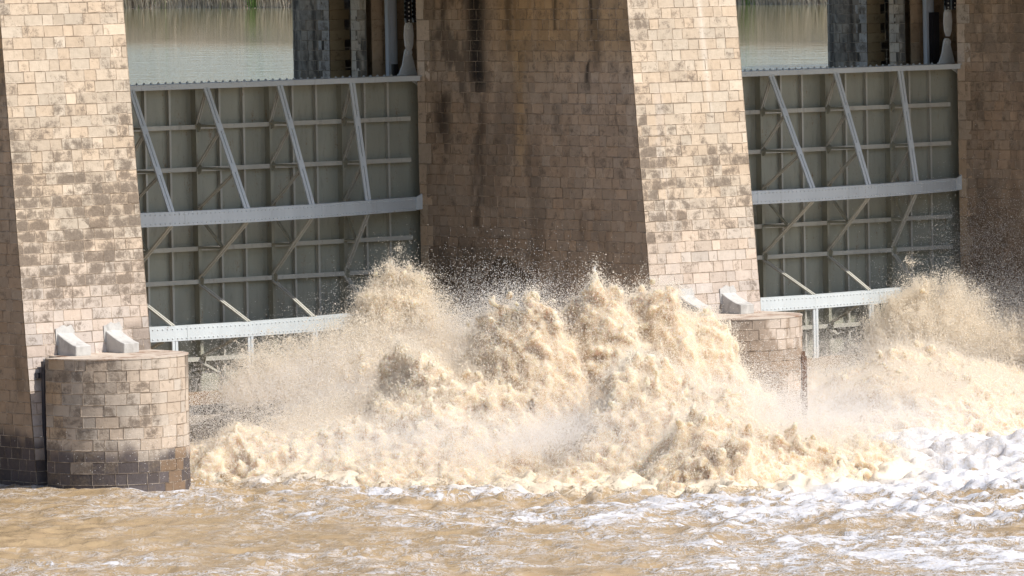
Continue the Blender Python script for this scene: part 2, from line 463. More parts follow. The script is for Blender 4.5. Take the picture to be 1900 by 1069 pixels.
def make_pier(idx, X0, label):
    rs = random.Random(100 + idx)
    root = empty('masonry_pier', (X0 + TW / 2, -7, ZB))
    tag(root, label, 'dam pier')
    sh = Masonry()
    # left side, downstream of the gate slot
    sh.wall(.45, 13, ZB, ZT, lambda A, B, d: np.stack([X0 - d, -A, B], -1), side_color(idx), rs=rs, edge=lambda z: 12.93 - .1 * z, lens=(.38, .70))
    # downstream battered face
    if idx < 3:
        sh.wall(0, TW, ZB, ZT, lambda A, B, d: np.stack([X0 + A, fy(B) - d, B], -1), front_color(idx), rs=rs, lens=(.42, .84))
    else:
        sh.wall(0, TW, ZB, ZT, lambda A, B, d: np.stack([X0 + A, fy(B) - d, B], -1), front_color(2), rs=rs, lens=(.36, .66), step=.3)
    # right side and slot walls (coarser stones)
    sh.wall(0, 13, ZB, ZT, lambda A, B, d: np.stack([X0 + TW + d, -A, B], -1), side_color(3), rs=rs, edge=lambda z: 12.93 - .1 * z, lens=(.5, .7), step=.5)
    # gate slot: Y 0..2.9, depth 1.9 on the left, stop-log slot Y 4.2..5.6
    D = 1.9
    sh.wall(0, 2.9, ZB, ZT, lambda A, B, d: np.stack([X0 + D - d, A, B], -1), slot_color, rs=rs, step=.4)
    sh.wall(0, D, -6, ZT, lambda A, B, d: np.stack([X0 + A, 2.9 - d, B], -1), slot_color, course=.8, rs=rs, lens=(.5, .7))
    sh.wall(.3, 1.0, -6, ZT, lambda A, B, d: np.stack([X0 - d, 2.9 + A, B], -1), lambda A, B, r, u, z: (up_color(A, B, r, u, z)[0] * 1.5, .2 * np.ones(A.shape)), rs=rs)
    sh.wall(0, 1.4, -6, ZT, lambda A, B, d: np.stack([X0 + 1.2 - d, 4.2 + A, B], -1), up_color, rs=rs, step=.4)
    sh.quad([(X0, -.0, ZB), (X0 + D, .0, ZB), (X0 + D, .0, ZT), (X0, .0, ZT)])
    sh.quad([(X0, 4.2, -6), (X0 + 1.2, 4.2, -6), (X0 + 1.2, 4.2, ZT), (X0, 4.2, ZT)])
    sh.quad([(X0, 2.9, ZB), (X0 + D, 2.9, ZB), (X0 + D, 2.9, -6), (X0, 2.9, -6)])
    sh.quad([(X0, 2.9, ZB), (X0, 7, ZB), (X0, 7, -6), (X0, 2.9, -6)])
    # right face upstream part
    sh.quad([(X0 + TW, 0, ZB), (X0 + TW, 7.1, ZB), (X0 + TW, 7.1, ZT), (X0 + TW, 0, ZT)])
    # upstream part: straight then round cutwater
    r = TW / 2; yc = 7.1
    def upos(A, B, d):
        A = np.asarray(A, float); L1 = yc - 5.6
        th = np.clip((A - L1) / r, 0, math.pi)
        x = np.where(A < L1, X0 - d, X0 + r - (r + d) * np.cos(th)); y = np.where(A < L1, 5.6 + A, yc + (r + d) * np.sin(th))
        return np.stack([x, y, B], -1)
    sh.wall(.35, yc - 5.6 + math.pi * r, -6, ZT, upos, up_color, rs=rs)
    # crown of the pier
    sh.quad([(X0, -12.7, ZT), (X0 + TW, -12.7, ZT), (X0 + TW, 9, ZT), (X0, 9, ZT)])
    sh.build('shaft', root)
    q = Masonry(); corner_quoins(q, X0, 0.0, -1, ZB, ZT); q.build('quoin_column', root)
    q = Masonry(); q2 = Masonry(); q3 = Masonry()
    for k in range(-15, 5):                        # small alternating quoins at the slots upstream
        z0, z1 = k * .4, (k + 1) * .4; rnd = [random.random() for _ in range(6)]
        w = .62 if k % 2 else .42
        q.block(0, w, z0, z1, lambda A, B, d: np.stack([X0 - d - .004, 4.2 - A, B], -1), lambda A, B, r, u, z: (np.broadcast_to(np.array([.66, .58, .49]) * tone(r, .12), A.shape + (3,)).copy(), .12 * np.ones(A.shape)), rnd)
        rnd = [random.random() for _ in range(6)]; w = .75 if k % 2 else .5
        f = lambda A, B, r, u, z: (np.broadcast_to(np.array([.50, .46, .42]) * tone(r, .18), A.shape + (3,)).copy(), .35 * np.ones(A.shape))
        q2.block(0, w, z0, z1, lambda A, B, d: np.stack([X0 - d - .004, 5.6 + A, B], -1), f, rnd)
        q2.block(0, .75 if k % 2 else 1.0, z0, z1, lambda A, B, d: np.stack([X0 + A, 5.6 - d, B], -1), lambda A, B, r, u, z: (np.broadcast_to(np.array([.40, .33, .23]) * tone(r, .1), A.shape + (3,)).copy(), .1 * np.ones(A.shape)), rnd)
    q.build('slot_quoin', root); q2.build('slot_quoin', root)
    if idx < 3:
        # low rounded nose in front of the shaft, with its paved top
        ns = Masonry(); ycn = -15.4; zt = -11.2; s0 = .25
        def npos(A, B, d):
            A = np.asarray(A, float); th = np.clip((A - s0) / r, 0, math.pi); A3 = A - s0 - math.pi * r
            x = np.where(A < s0, X0 - d, X0 + r - (r + d) * np.cos(th)); y = np.where(A < s0, ycn + (s0 - A), ycn - (r + d) * np.sin(th))
            x = np.where(A3 > 0, X0 + TW + d, x); y = np.where(A3 > 0, ycn + A3, y)
            return np.stack([x, y, B], -1)
        ns.wall(0, s0 + math.pi * r + .9, ZB, zt, npos, nose_color(idx), rs=rs, lens=(.40, .80))
        ns.quad([(X0, ycn + s0, ZB), (X0 + 1.0, ycn + s0, ZB), (X0 + 1.0, ycn + s0, zt), (X0, ycn + s0, zt)])
        ns.quad([(X0 + 1.0, ycn + s0, ZB), (X0 + 1.0, -13.6, ZB), (X0 + 1.0, -13.6, zt), (X0 + 1.0, ycn + s0, zt)])
        ns.build('nose', root)
        tp = MB(); pts = [(X0, ycn + s0)] + [(X0 + r - (r + .03) * math.cos(t), ycn - (r + .03) * math.sin(t)) for t in np.linspace(0, math.pi, 33)] + [(X0 + TW, ycn + 1.3), (X0 + TW, -13.9), (X0 + .95, -13.9), (X0 + .95, ycn + s0)]
        tp.prism(pts, 2, zt - .03, zt + .012)
        tp.build('nose_cap', TOPM, root)
        # two curved concrete brackets on the cap
        for i, xo in enumerate((1.34, 3.42)):
            b = MB(); yb = fy(zt) + .12; L = 1.2; n = 9
            prof = [(yb, zt)] + [(yb - L, zt)] + [(yb - L * (1 - t), zt + .36 + .46 * t ** 1.35) for t in np.linspace(0, 1, n)]
            b.prism(prof, 0, X0 + xo, X0 + xo + .66)
            br = b.build('bracket', CONC, root, bevel=.02)
            p = MB(); rr = random.Random(idx * 10 + i)
            zz = zt + .72; yq = fy(zz)
            pp = [(X0 + xo - .07, zt + .35), (X0 + xo + .72, zt + .35), (X0 + xo + .74, zz + .12), (X0 + xo + .63, zz + .33), (X0 + xo + .45, zz + .27), (X0 + xo + .28, zz + .34), (X0 + xo + .08, zz + .25), (X0 + xo - .06, zz + .22)]
            vs = [(x, fy(z) - .055, z) for x, z in pp] + [(x, fy(z) + .05, z) for x, z in pp]; n = len(pp)
            p.add(vs, [tuple(range(n)), tuple(range(n, 2 * n))[::-1]] + [(i_, n + i_, n + (i_ + 1) % n, (i_ + 1) % n) for i_ in range(n)])
            p.build('mortar_patch', CONC, root)
        if idx == 1:
            g = MB(); g.box(X0 + .42, X0 + .50, fy(-13) - .22, fy(-13) - .06, ZB, -11.35); g.build('slot_rail', DARKST, root)
            g = MB(); g.prism([(-14.85, -11.35), (-14.85, -12.9), (-14.3, -12.9), (-14.3, -11.25)], 0, X0 + .50, X0 + .98); g.build('slot_lintel', CONC, root, bevel=.02)
            g = MB(); g.box(X0 + .28, X0 + .42, fy(-11.7) - .16, fy(-11.7) - .03, -11.95, -11.75); g.tube((X0 + .35, fy(-11.7) - .2, -11.72), (X0 + .35, fy(-11.7) - .2, -11.55), .035, 8); g.build('rail_clamp', DARKST, root)
        if idx == 2:
            a0 = GUIDE_A; c = Vector((X0 + r, ycn, 0)); n_ = Vector((math.cos(a0), math.sin(a0), 0)); t_ = Vector((-n_.y, n_.x, 0))
            g = MB(); base = c + n_ * (r + .03)
            for off, wd, dp in ((0, .30, .03), (-.15, .035, .14), (.15, .035, .14)):
                p0 = base + t_ * off + n_ * dp / 2; g.bar(p0 + Vector((0, 0, -12.55 if off < 0 else -12.75)), p0 + Vector((0, 0, -16)), wd, dp, t_)
            g.build('rusty_guide_channel', RUST, root)
    return root

TOPM, _nt, _b = new_mat('wet_cap_stone'); _c = coord(_nt)
_col = mix(_nt, rng(_nt, noise(_nt, 1.3, 8, .7, _c, .5), .48, .62), (.50, .42, .34), (.24, .14, .09))
_nt.links.new(_col, _b.inputs['Base Color']); _b.inputs['Roughness'].default_value = .75
bump(_nt, _b, noise(_nt, 12, 6, .6, _c), .03, .7)

GUIDE_A = math.radians(-51)
P1X, P2X, P3X = -28.60, 0.0, 28.35
make_pier(1, P1X, 'leftmost dam pier, two concrete brackets on its fully visible low rounded nose')
make_pier(2, P2X, 'central dam pier between the two steel gates, its nose half hidden by muddy surge')
make_pier(3, P3X, 'rightmost dam pier, only its shaded brown side showing at the right edge')

# road deck carried by the piers above the picture, which shades the gates
d = MB(); d.box(-60, 70, -10.5, 6.5, ZT + .01, ZT + 1.2); d.box(-60, 70, -10.7, -10.35, ZT + 1.21, ZT + 2.1); d.box(-60, 70, 6.3, 6.6, ZT + 1.21, ZT + 2.1)
tag(d.build('bridge_deck', CONC), 'concrete road deck spanning across the tops of the dam piers', 'bridge')

# ------------------------------------------------------------------ gates
NODES = [(-20.95, -1.25), (-17.45, -2.2), (-13.95, -2.76), (-10.45, -2.80), (-6.95, -2.24), (-3.45, -1.22)]
def chordY(X):
    pts = [(-23.6, -.1)] + NODES + [(-.25, -.05)]
    for (a, ya), (b, yb) in zip(pts, pts[1:]):
        if a <= X <= b: return ya + (yb - ya) * (X - a) / (b - a)
    return 0
def girder(name, z0, z1, mat, root, th=.05, rust=False, spacing=.20):
    g = MB(); pts = [(-23.4, -.1)] + NODES + [(-.3, -.1)]
    for i in range(len(pts) - 1):
        (xa, ya), (xb, yb) = pts[i], pts[i + 1]
        dv = Vector((xb - xa, yb - ya, 0)); L = dv.length; dn = dv.normalized(); nrm = Vector((dn.y, -dn.x, 0)).normalized()
        if nrm.y > 0: nrm = -nrm
        A, B = Vector((xa, ya, 0)), Vector((xb, yb, 0)); e = dn * (-.004 if i else 0)
        def slab(o0, o1, za, zb_):
            vs = [A + e - nrm * o0 * -1, B + nrm * o0, B + nrm * o1, A + e + nrm * o1]
            g.add([(v.x, v.y, za) for v in vs] + [(v.x, v.y, zb_) for v in vs], [(0, 3, 2, 1), (4, 5, 6, 7), (0, 1, 5, 4), (1, 2, 6, 5), (2, 3, 7, 6), (3, 0, 4, 7)])
        slab(-.03, .03, z0 + .004, z1 - .004)                       # web / cover plate
        slab(-.42, -.031, z1 - .03, z1); slab(-.42, -.031, z0, z0 + .03)    # flanges
        if z1 - z0 > .4:
            # splice plate at every second panel
            if i % 2 == 1:
                c0 = A + dn * .55
                vs = [c0 + nrm * .031, B + nrm * .031, B + nrm * .043, c0 + nrm * .043]
                g.add([(v.x, v.y, z0 + .006) for v in vs] + [(v.x, v.y, z1 - .006) for v in vs], [(0, 3, 2, 1), (4, 5, 6, 7), (0, 1, 5, 4), (1, 2, 6, 5), (2, 3, 7, 6), (3, 0, 4, 7)])
        k = int(L / spacing)
        for j in range(k):
            p = A + dn * (L * (j + .5) / k) + nrm * (.043 if (i % 2 == 1 and L * (j + .5) / k > .55) else .03)
            for zz in (z0 + .10, z1 - .10): g.dome((p.x, p.y, zz), nrm, .034, .032, 5)
    # tapered end plate that runs back to the skin
    g.prism([(-.3, z0 + .02), (.28, z0 + .08), (.55, z1 + .05), (.35, z1 + .28), (-.3, z1 - .02)], 1, -.16, -.10)
    return g.build(name, mat, root)

def dbl(name, p, q, w, root, mat=MEMBER, gap=.028, t=.07, batten=0):
    """double angle member, a narrow slot between the two bars"""
    g = MB(); p, q = Vector(p), Vector(q); d_ = (q - p).normalized(); a = Vector((1, 0, 0))
    for s_ in (-1, 1):
        o = a * s_ * (w / 4 + gap / 4)
        g.bar(p + o, q + o, w / 2 - gap / 2, t, a)
    n = d_.cross(a).normalized()
    g.bar(p + n * .05 * (1 if n.y > 0 else -1), q + n * .05 * (1 if n.y > 0 else -1), gap * 1.1, .02, a)
    if batten:
        L = (q - p).length
        for k in range(1, batten + 1):
            c = p + d_ * L * k / (batten + 1); m_ = n * (-1 if n.y > 0 else 1) * (t / 2 + .004)
            g.bar(c - d_ * .18 + m_, c + d_ * .18 + m_, w * .96, .012, a)
    return g.build(name, mat, root)

def make_gate(label):
    root = empty('sluice_gate', (-11.5, .7, -14.2)); tag(root, label, 'sluice gate', 'riveted steel sluice gates between the piers')
    zt = -2.2
    g = MB(); g.box(-24.2, 1.45, .70, .78, -14.3, zt + .02)
    for X in [-.42, .02, -23.0, -23.4] + [n[0] - .22 for n in NODES] + [n[0] + .22 for n in NODES]:      # rivet lines on the skin
        for z in np.arange(-14.0, -2.5, .16): g.dome((X, .70, z), (0, -1, 0), .018, .016, 5)
    for z in (-3.62, -6.55, -7.75, -8.28, -10.85, -12.5):
        for X in np.arange(-23, -.2, .2): g.dome((X, .70, z), (0, -1, 0), .017, .015, 5)
    g.build('skin_plate', PLATE, root)
    # top beam with walkway flange and bolts on its back edge
    g = MB(); g.box(-23.4, -.12, -.32, -.27, zt - .17, zt + .03); g.box(-23.4, .3, -.27, 1.05, zt + .0, zt + .03); g.box(-23.4, -.1, -.26, .2, zt - .17, zt - .14)
    g.box(-23.4, -.12, -.345, -.32, zt + .01, zt + .035)
    for i, X in enumerate(np.arange(-23.3, .2, .34)):
        g.dome((X, 1.0, zt + .03), (0, 0, 1), .055, .07, 6)
    for X in np.arange(-12.9, -11.2, .28): g.dome((X, -.32, zt - .07), (0, -1, 0), .03, .02, 6)
    g.prism([(-.12, zt + .03), (.75, zt + .03), (.75, zt - .75), (.35, zt - .45), (-.12, zt - .16)], 1, .25, .30)
    g.build('top_beam', GIRDER, root)
    girder('girder', -7.42, -6.88, GIRDER, root); girder('girder', -11.74, -11.18, GIRDER, root)
    girder('sill_girder', -14.2, -13.72, SILL, root)
    # horizontal ribs
    xe = [-23.5] + [n[0] for n in NODES] + [-.12]
    for z in (-3.84, -5.45, -7.12, -8.48, -9.74, -11.45, -12.7):
        g = MB()
        for a, b in zip(xe, xe[1:]):
            g.box(a + .01, b - .01, .36, .695, z - .012, z + .012); g.box(a + .01, b - .01, .33, .358, z - .085, z + .085)
        g.build('horizontal_rib', MEMBER, root)
    # vertical stiffeners: deep at nodes, two small ones in every panel
    for X, _ in NODES:
        g = MB(); g.box(X - .014, X + .014, .345, .694, -14.15, zt - .02); g.box(X - .075, X + .075, .300, .328, -14.15, zt - .02)
        g.build('main_stiffener', PLATE, root)
    for X in [n[0] + dx for n in [(-24.45, 0)] + NODES for dx in (1.2, 2.34)]:
        if X < -23.3 or X > -.3: continue
        g = MB(); zz = [zt - .02, -3.84, -5.45, -7.12, -8.48, -9.74, -11.45, -12.7, -14.15]
        for a, b in zip(zz, zz[1:]):
            g.box(X - .010, X + .010, .50, .694, b + .014, a - .014); g.box(X - .045, X + .045, .478, .498, b + .014, a - .014)
        g.build('small_stiffener', MEMBER, root)
    for X, yc in NODES:
        zg = -6.9
        def ch(z): return -.28 + (yc + .1 + .28) * (zt - .12 - z) / (zt - .12 - zg)
        dbl('sloping_strut', (X, -.28, zt - .12), (X, yc + .06, zg), .27, root, GIRDER, .03, .07, 2)
        yp = .33
        for za, zb in ((-2.5, -3.72), (-4.0, -5.33), (-5.6, -6.95)):
            dbl('diagonal_brace', (X, ch(za) + .1, za), (X, yp - .02, zb), .15, root)
        for z in (-3.80, -5.42):
            dbl('tie_bar', (X, ch(z) + .05, z), (X, yp, z), .14, root, PLATE)
        dbl('diagonal_brace', (X, yc + .10, -7.42), (X, yp, -9.6), .19, root, MEMBER, .03)
        dbl('diagonal_brace', (X, yp, -9.86), (X, yc + .10, -11.18), .19, root, MEMBER, .03)
        ym, zm = (yc + yp) / 2, -8.45
        dbl('diagonal_brace', (X + .03, yp, -7.25), (X + .03, ym + .15, zm + .08), .12, root, PLATE)
        dbl('tie_bar', (X, ym, zm), (X, yp, zm), .13, root, PLATE)
        dbl('post', (X, yc + .02, -11.74), (X, yc + .02, -13.72), .26, root, GIRDER, .03)
        dbl('diagonal_brace', (X, yc + .7, -11.76), (X, yp, -12.6), .14, root)
        dbl('diagonal_brace', (X, yp, -12.85), (X, yc + .45, -13.7), .17, root)
        for z, y in ((-3.84, yp), (-5.45, yp), (-9.74, yp), (-12.72, yp), (-7.0, yp)):
            g = MB(); g.prism([(y, z - .22), (y - .22, z - .12), (y - .26, z + .12), (y, z + .26)], 0, X - .012, X + .012)
            g.build('gusset', PLATE, root)
    # lifting lug on the end of the gate
    g = MB(); Y = .95; zc = -1.28
    g.prism([(-.18, zt + .04), (.72, zt + .04), (.60, zt + .45), (.43, zc + .08), (.36, zc + .17), (.22, zc + .17), (.15, zc + .08), (.02, zt + .45)], 1, Y, Y + .06)
    g.tube((.30, Y + .07, zc), (.30, Y - .14, zc), .10, 14); g.tube((.30, Y + .0, zc), (.30, Y - .05, zc), .16, 16)
    for X in np.arange(-.1, .7, .16):
        for z in (zt + .14, zt + .30): g.dome((X, Y, z), (0, -1, 0), .022, .02, 6)
    g.build('lifting_lug', PALEST, root)
    return root

def copy_tree(o, parent=None):
    c = o.copy(); COL.objects.link(c)
    if parent is not None: c.parent = parent
    for ch in list(o.children): copy_tree(ch, c)
    return c
gate1 = make_gate('steel gate between the leftmost and central piers, lower right hidden by muddy surge')
gate2 = copy_tree(gate1); gate2.location.x += P3X; gate2.location.z -= .30
gate2['label'] = 'steel gate between the central and rightmost piers, lower right corner hidden by spray'

def make_chain(label):
    root = empty('hoist_chain', (.3, .95, -1.2)); tag(root, label, 'chain', 'hoist chains at the gate ends')
    Y = .86
    g = MB(); zc0, zc1 = -1.22, -.02; xm = .27
    pts = []
    for z, w in ((zc0, .10), (zc0 + .22, .20), (zc0 + .62, .235), (zc0 + .98, .20), (zc1, .10)): pts.append((xm + w, z))
    pts = pts + [(2 * xm - x, z) for x, z in reversed(pts)]
    g.prism(pts, 1, Y - .03, Y + .03); g.build('link_plate', PALEST, root, bevel=.01)
    for z in (-.28, -.93):
        g = MB(); g.tube((xm, Y + .03, z), (xm, Y - .10, z), .075, 12); g.tube((xm, Y, z), (xm, Y - .05, z), .12, 14); g.build('pin', PALEST, root)
    for x in (.25, .62):
        g = MB(); z = -.12
        while z < ZT - .1:
            g.box(x - .13, x - .07, Y - .06, Y + .06, z, z + .30); g.box(x + .07, x + .13, Y - .06, Y + .06, z, z + .30)
            g.box(x - .05, x + .05, Y - .04, Y + .04, z + .02, z + .14)
            g.tube((x - .15, Y, z + .16), (x + .15, Y, z + .16), .04, 8); z += .17
        st = g.build('chain_strand', DARKST, root)
        g = MB(); z = -.05
        while z < ZT - .1: g.box(x - .025, x + .025, Y - .085, Y - .062, z, z + .06); z += .17
        g.build('link_pin', PALEST, st)
    return root
ch1 = make_chain('black roller chain with pale link plate above the left gate, beside the central pier')
ch2 = copy_tree(ch1); ch2.location.x += P3X; ch2.location.z -= .12
ch2['label'] = 'black roller chain with pale link plate above the right gate, beside the rightmost pier'

def make_guide(label, X0, cover):
    root = empty('guide_pipe', (X0 + .5, 2.5, -2.5)); tag(root, label, 'guide pipe')
    g = MB(); g.tube((X0 + .72, 2.55, -3.2), (X0 + .72, 2.55, ZT), .24, 20); g.build('pipe', BLUEST, root, smooth=False)
    g = MB(); g.box(X0 + .30, X0 + .42, 2.2, 2.4, -3.2, ZT); g.build('guide_angle', BLUEST, root)
    if cover: g = MB(); g.box(X0 + .52, X0 + 1.02, 2.22, 2.30, -3.2, -.35); g.box(X0 + .66, X0 + .74, 2.16, 2.219, -3.2, -.4); g.build('cover_strip', DARKST, root)
    else: g = MB(); g.tube((X0 + .72, 2.55, -3.3), (X0 + .72, 2.55, -1.75), .255, 20); g.build('tar_coat', DARKST, root)
make_guide('blue grey steel guide pipe in the slot of the central pier, tarred foot', P2X, False)
make_guide('blue grey steel guide pipe with dark cover strip beside the rightmost pier', P3X, True)

# sill of the weir below the gates
g = MB(); g.box(-60, 70, .9, 9, -18, -14.9); tag(g.build('weir_sill', CONC_DK), kind='structure')
# ------------------------------------------------------------------ reservoir and far bank
m, nt, b = new_mat('reservoir_water'); RESW = m
c = coord(nt); c2 = coord(nt, (1.0, .55, 1))
b.inputs['Base Color'].default_value = (.225, .21, .11, 1); b.inputs['Roughness'].default_value = .03; b.inputs['IOR'].default_value = 1.33
dist = nt.nodes.new('ShaderNodeSeparateXYZ'); nt.links.new(c, dist.inputs[0])
h = mth(nt, 'ADD', noise(nt, 1.3, 4, .55, c), mth(nt, 'MULTIPLY', noise(nt, .35, 2, .5, c), 1.2))
far = rng(nt, dist.outputs[0], 8, 70, .75, .04)
bn = bump(nt, b, h, .20, 1.0); nt.links.new(far, bn.inputs['Strength'])
g = MB(); g.add([(-300, .82, RZ), (420, .82, RZ), (420, 1200, RZ), (-300, 1200, RZ)], [(0, 1, 2, 3)])
tag(g.build('reservoir_water', RESW), kind='structure')

def bankX(Y): return 168.0 + (Y - 210) * -.078 + 1.2 * np.sin(Y * .11) + .8 * np.sin(Y * .31 + 1)
# earth bluff behind the reeds
m, nt, b = new_mat('dry_bank_earth'); BANK = m; c = coord(nt)
col = mix(nt, noise(nt, .45, 8, .7, coord(nt, (1, 1, .3))), (.26, .20, .15), (.50, .41, .33)); col = mix(nt, rng(nt, noise(nt, .16, 5, .6, c), .50, .62), col, (.27, .235, .15))
nt.links.new(col, b.inputs['Base Color']); b.inputs['Roughness'].default_value = 1
ys = np.arange(100, 380, 1.0); us = np.array([-2, 0, .6, 2, 3.5, 5, 7, 10, 16, 30, 80, 300.]); hz = np.array([-.6, .02, .2, .6, 3.0, 6.0, 8.5, 11, 13, 15, 18, 24.])
A, B = np.meshgrid(ys, np.arange(len(us)), indexing='ij')
X = bankX(A) + us[B] ; Z = RZ + hz[B] * (1 + .35 * (fb2(A * .12, B * .6, 3) - .5) * (B > 2)) + (B > 2) * (fb2(A * .5, B * 1.1, 8) - .5) * 1.2
V = np.stack([X, A, Z], -1).reshape(-1, 3); I = np.arange(len(V)).reshape(A.shape)
tag(np_mesh('river_bank', V, np.stack([I[:-1, :-1], I[1:, :-1], I[1:, 1:], I[:-1, 1:]], -1).reshape(-1, 4), BANK, None, True), kind='structure')
# reeds
m, nt, b = new_mat('reeds'); REED = m
tn = attr(nt, 'tint'); nt.links.new(tn.outputs['Color'], b.inputs['Base Color']); b.inputs['Roughness'].default_value = .8
n = 42000; yy = RNG.uniform(140, 300, n); du = RNG.uniform(-.3, 3.6, n) ** 1.0
hh = RNG.uniform(1.6, 3.4, n) * (.6 + .8 * fb2(yy * .35, yy * 0, 4)); xx = bankX(yy) + du
lean = RNG.normal(0, .22, (n, 2)); w = RNG.uniform(.02, .05, n)
base = np.stack([xx, yy, np.full(n, RZ - .05) + np.clip(du, 0, 9) * .15], -1); top = base + np.stack([lean[:, 0] * hh, lean[:, 1] * hh, hh], -1); mid = (base + top) / 2 + np.stack([lean[:, 0] * -.15 * hh, lean[:, 1] * -.15 * hh, hh * .08], -1)
sd = np.stack([np.full(n, .6), np.full(n, -.8), np.zeros(n)], -1) * w[:, None]
V = np.stack([base - sd, base + sd, mid + sd, mid - sd, top + sd * .2, top - sd * .2], 1).reshape(-1, 3); k = np.arange(n)[:, None] * 6
Fq = np.concatenate([k + np.array([[0, 1, 2, 3]]), k + np.array([[3, 2, 4, 5]])])
gz = fb2(yy * .30, yy * 0, 12, 3); isg = sst(gz + RNG.normal(0, .05, n), .76, .82)[:, None]
dry = np.array([.50, .40, .29]) * RNG.uniform(.55, 1.35, n)[:, None]; grn = np.array([.15, .22, .05]) * RNG.uniform(.6, 1.4, n)[:, None]
T = np.repeat(np.concatenate([dry * (1 - isg) + grn * isg, np.ones((n, 1))], 1), 6, 0)
tag(np_mesh('reeds', V, Fq, REED, None, False, {'tint': T}), 'dry and green reeds along the far bank of the reservoir', 'reeds', kind='stuff')
# driftwood
def dw(p, q, r, name, label):
    g = MB(); p, q = Vector(p), Vector(q); n_ = 6
    pr = [p.lerp(q, t) + Vector((0, 0, .03 * math.sin(t * 9))) for t in np.linspace(0, 1, n_)]
    for a, b_, i in zip(pr, pr[1:], range(n_)): g.tube(a, b_, r * (1 - .12 * i), 7, r * (1 - .12 * (i + 1)))
    g.tube(pr[2], pr[2] + Vector((.1, -.3, .18)), r * .5, 6, r * .2)
    tag(g.build(name, DRIFT), label, 'driftwood')
DRIFT = steel_mat('wet_driftwood', (.05, .04, .03), 0, .3, .7)
dw((102.0, 122.4, RZ + .02), (102.5, 121.9, RZ + .05), .06, 'driftwood', 'flat dark driftwood floating on the reservoir, left of the upright stick')
dw((103.2, 121.3, RZ - .02), (103.45, 121.05, RZ + .22), .04, 'driftwood', 'small dark stick jutting up out of the reservoir, right of the flat one')

# ------------------------------------------------------------------ river surface
def bspl(n, cell, m):
    """(n x m) cubic B-spline interpolation weights for lattice spacing `cell` samples"""
    x = np.arange(n) / cell; i = np.floor(x).astype(int); f = x - i
    Wm = np.zeros((n, m), np.float32)
    w = [(1 - f) ** 3 / 6, (3 * f ** 3 - 6 * f ** 2 + 4) / 6, (-3 * f ** 3 + 3 * f ** 2 + 3 * f + 1) / 6, f ** 3 / 6]
    for k in range(4): Wm[np.arange(n), i + k] = w[k]
    return Wm
def grid_noise(shape, cells, seed):
    r = np.random.default_rng(seed)
    dims = [int(np.floor((n - 1) / c)) + 4 for n, c in zip(shape, cells)]
    a = r.standard_normal(dims).astype(np.float32)
    if len(shape) == 2: return bspl(shape[0], cells[0], dims[0]) @ a @ bspl(shape[1], cells[1], dims[1]).T * 1.9
    a = np.tensordot(a, bspl(shape[2], cells[2], dims[2]), axes=([2], [1]))
    a = np.tensordot(bspl(shape[1], cells[1], dims[1]), a, axes=([1], [1])).transpose(1, 0, 2)
    a = np.tensordot(bspl(shape[0], cells[0], dims[0]), a, axes=([1], [0]))
    return a * 2.6

# bumps of the surge: x, y, crest height above river, radius x, radius y, turn(deg), roughness, softness
BUMPS = [
    (-12.5, -18.0, .50, 9.0, 8.5, 0, 'mass'), (-6.0, -27.0, .45, 7.5, 6.5, 0, 'mass'), (12.0, -15.0, .45, 9.0, 8.0, 0, 'mass'), (20.0, -8.0, .5, 9, 7, 0, 'mass'),
    (-5.6, -6.0, 3.6, 3.0, 2.2, 0, 'spray'),      # spray peak by the pier wall
    (-9.3, -7.5, 2.6, 3.0, 2.6, 0, 'spray'),
    (-3.4, -8.5, 2.9, 1.9, 2.4, 0, 'spray'),
    (-10.5, -19.3, 6.1, 2.4, 3.2, 20, 'mass'),     # big crest, left shoulder
    (-7.8, -20.0, 5.9, 2.3, 3.0, 0, 'mass'),
    (-5.5, -20.6, 6.2, 1.6, 2.6, 0, 'mass'),
    (-3.8, -21.2, 3.5, 1.7, 2.6, 0, 'mass'),
    (-2.2, -22.0, 1.3, 2.2, 2.6, 0, 'mass'),
    (.8, -22.8, .3, 2.4, 2.6, 0, 'mass'),
    (-12.6, -17.5, 2.5, 3.0, 4.2, 0, 'mass'),
    (-15.2, -16.8, 1.3, 4.2, 4.2, 0, 'mass'),
    (-18.9, -14.5, .9, 2.9, 3.4, 0, 'mass'),
    (-12.6, -20.0, 3.1, 2.2, 2.4, 0, 'mass'),
    (-9.0, -25.0, 3.0, 4.6, 3.5, 0, 'mass'),
    (-14.5, -21.0, 1.4, 4.2, 2.8, 0, 'mass'),
    (-11.2, -31.0, 1.9, 2.7, 2.6, 0, 'mass'),     # boil in the foreground
    (-8.0, -31.5, 1.3, 3.0, 2.6, 0, 'mass'),
    (6.6, -20.0, .0, 2.4, 3.0, 0, 'mass'),
    (10.4, -17.0, 1.4, 2.8, 3.2, 0, 'mass'),
    (13.0, -15.0, 1.5, 3.6, 4.0, 0, 'mass'),
    (18.5, -9.0, 1.1, 4.2, 4.2, 0, 'mass'),
    (22.9, -4.2, 1.9, 2.6, 2.4, 0, 'spray'),
    (21.6, -4.0, 1.4, 1.9, 2.2, 0, 'spray'),      # spray peak at the right gate
    (27.0, -6.5, 1.9, 2.2, 2.8, 0, 'spray'),
    (24.0, -8.5, 1.1, 4.0, 3.5, 0, 'mass'),
    (16.0, -6.0, .8, 4.0, 4.0, 0, 'mass'),
    (-17.0, -6.5, .2, 4.5, 3.5, 0, 'mass'),
]
DU = .11
uu = np.arange(-31, 31, DU); vv = np.arange(-62, 52, DU * 1.25)        # local axes, turned to run across / along the flow diagonal
shp = (len(uu), len(vv))
UU, VV = np.meshgrid(uu, vv, indexing='ij')
CX, CY = -14.0, -22.0
cy_, sy_ = math.cos(YAW), math.sin(YAW)
WX = CX + UU * cy_ + VV * sy_; WY = CY - UU * sy_ + VV * cy_
def nz(cm, seed): return grid_noise(shp, (cm / DU, cm / (DU * 1.25)), seed)
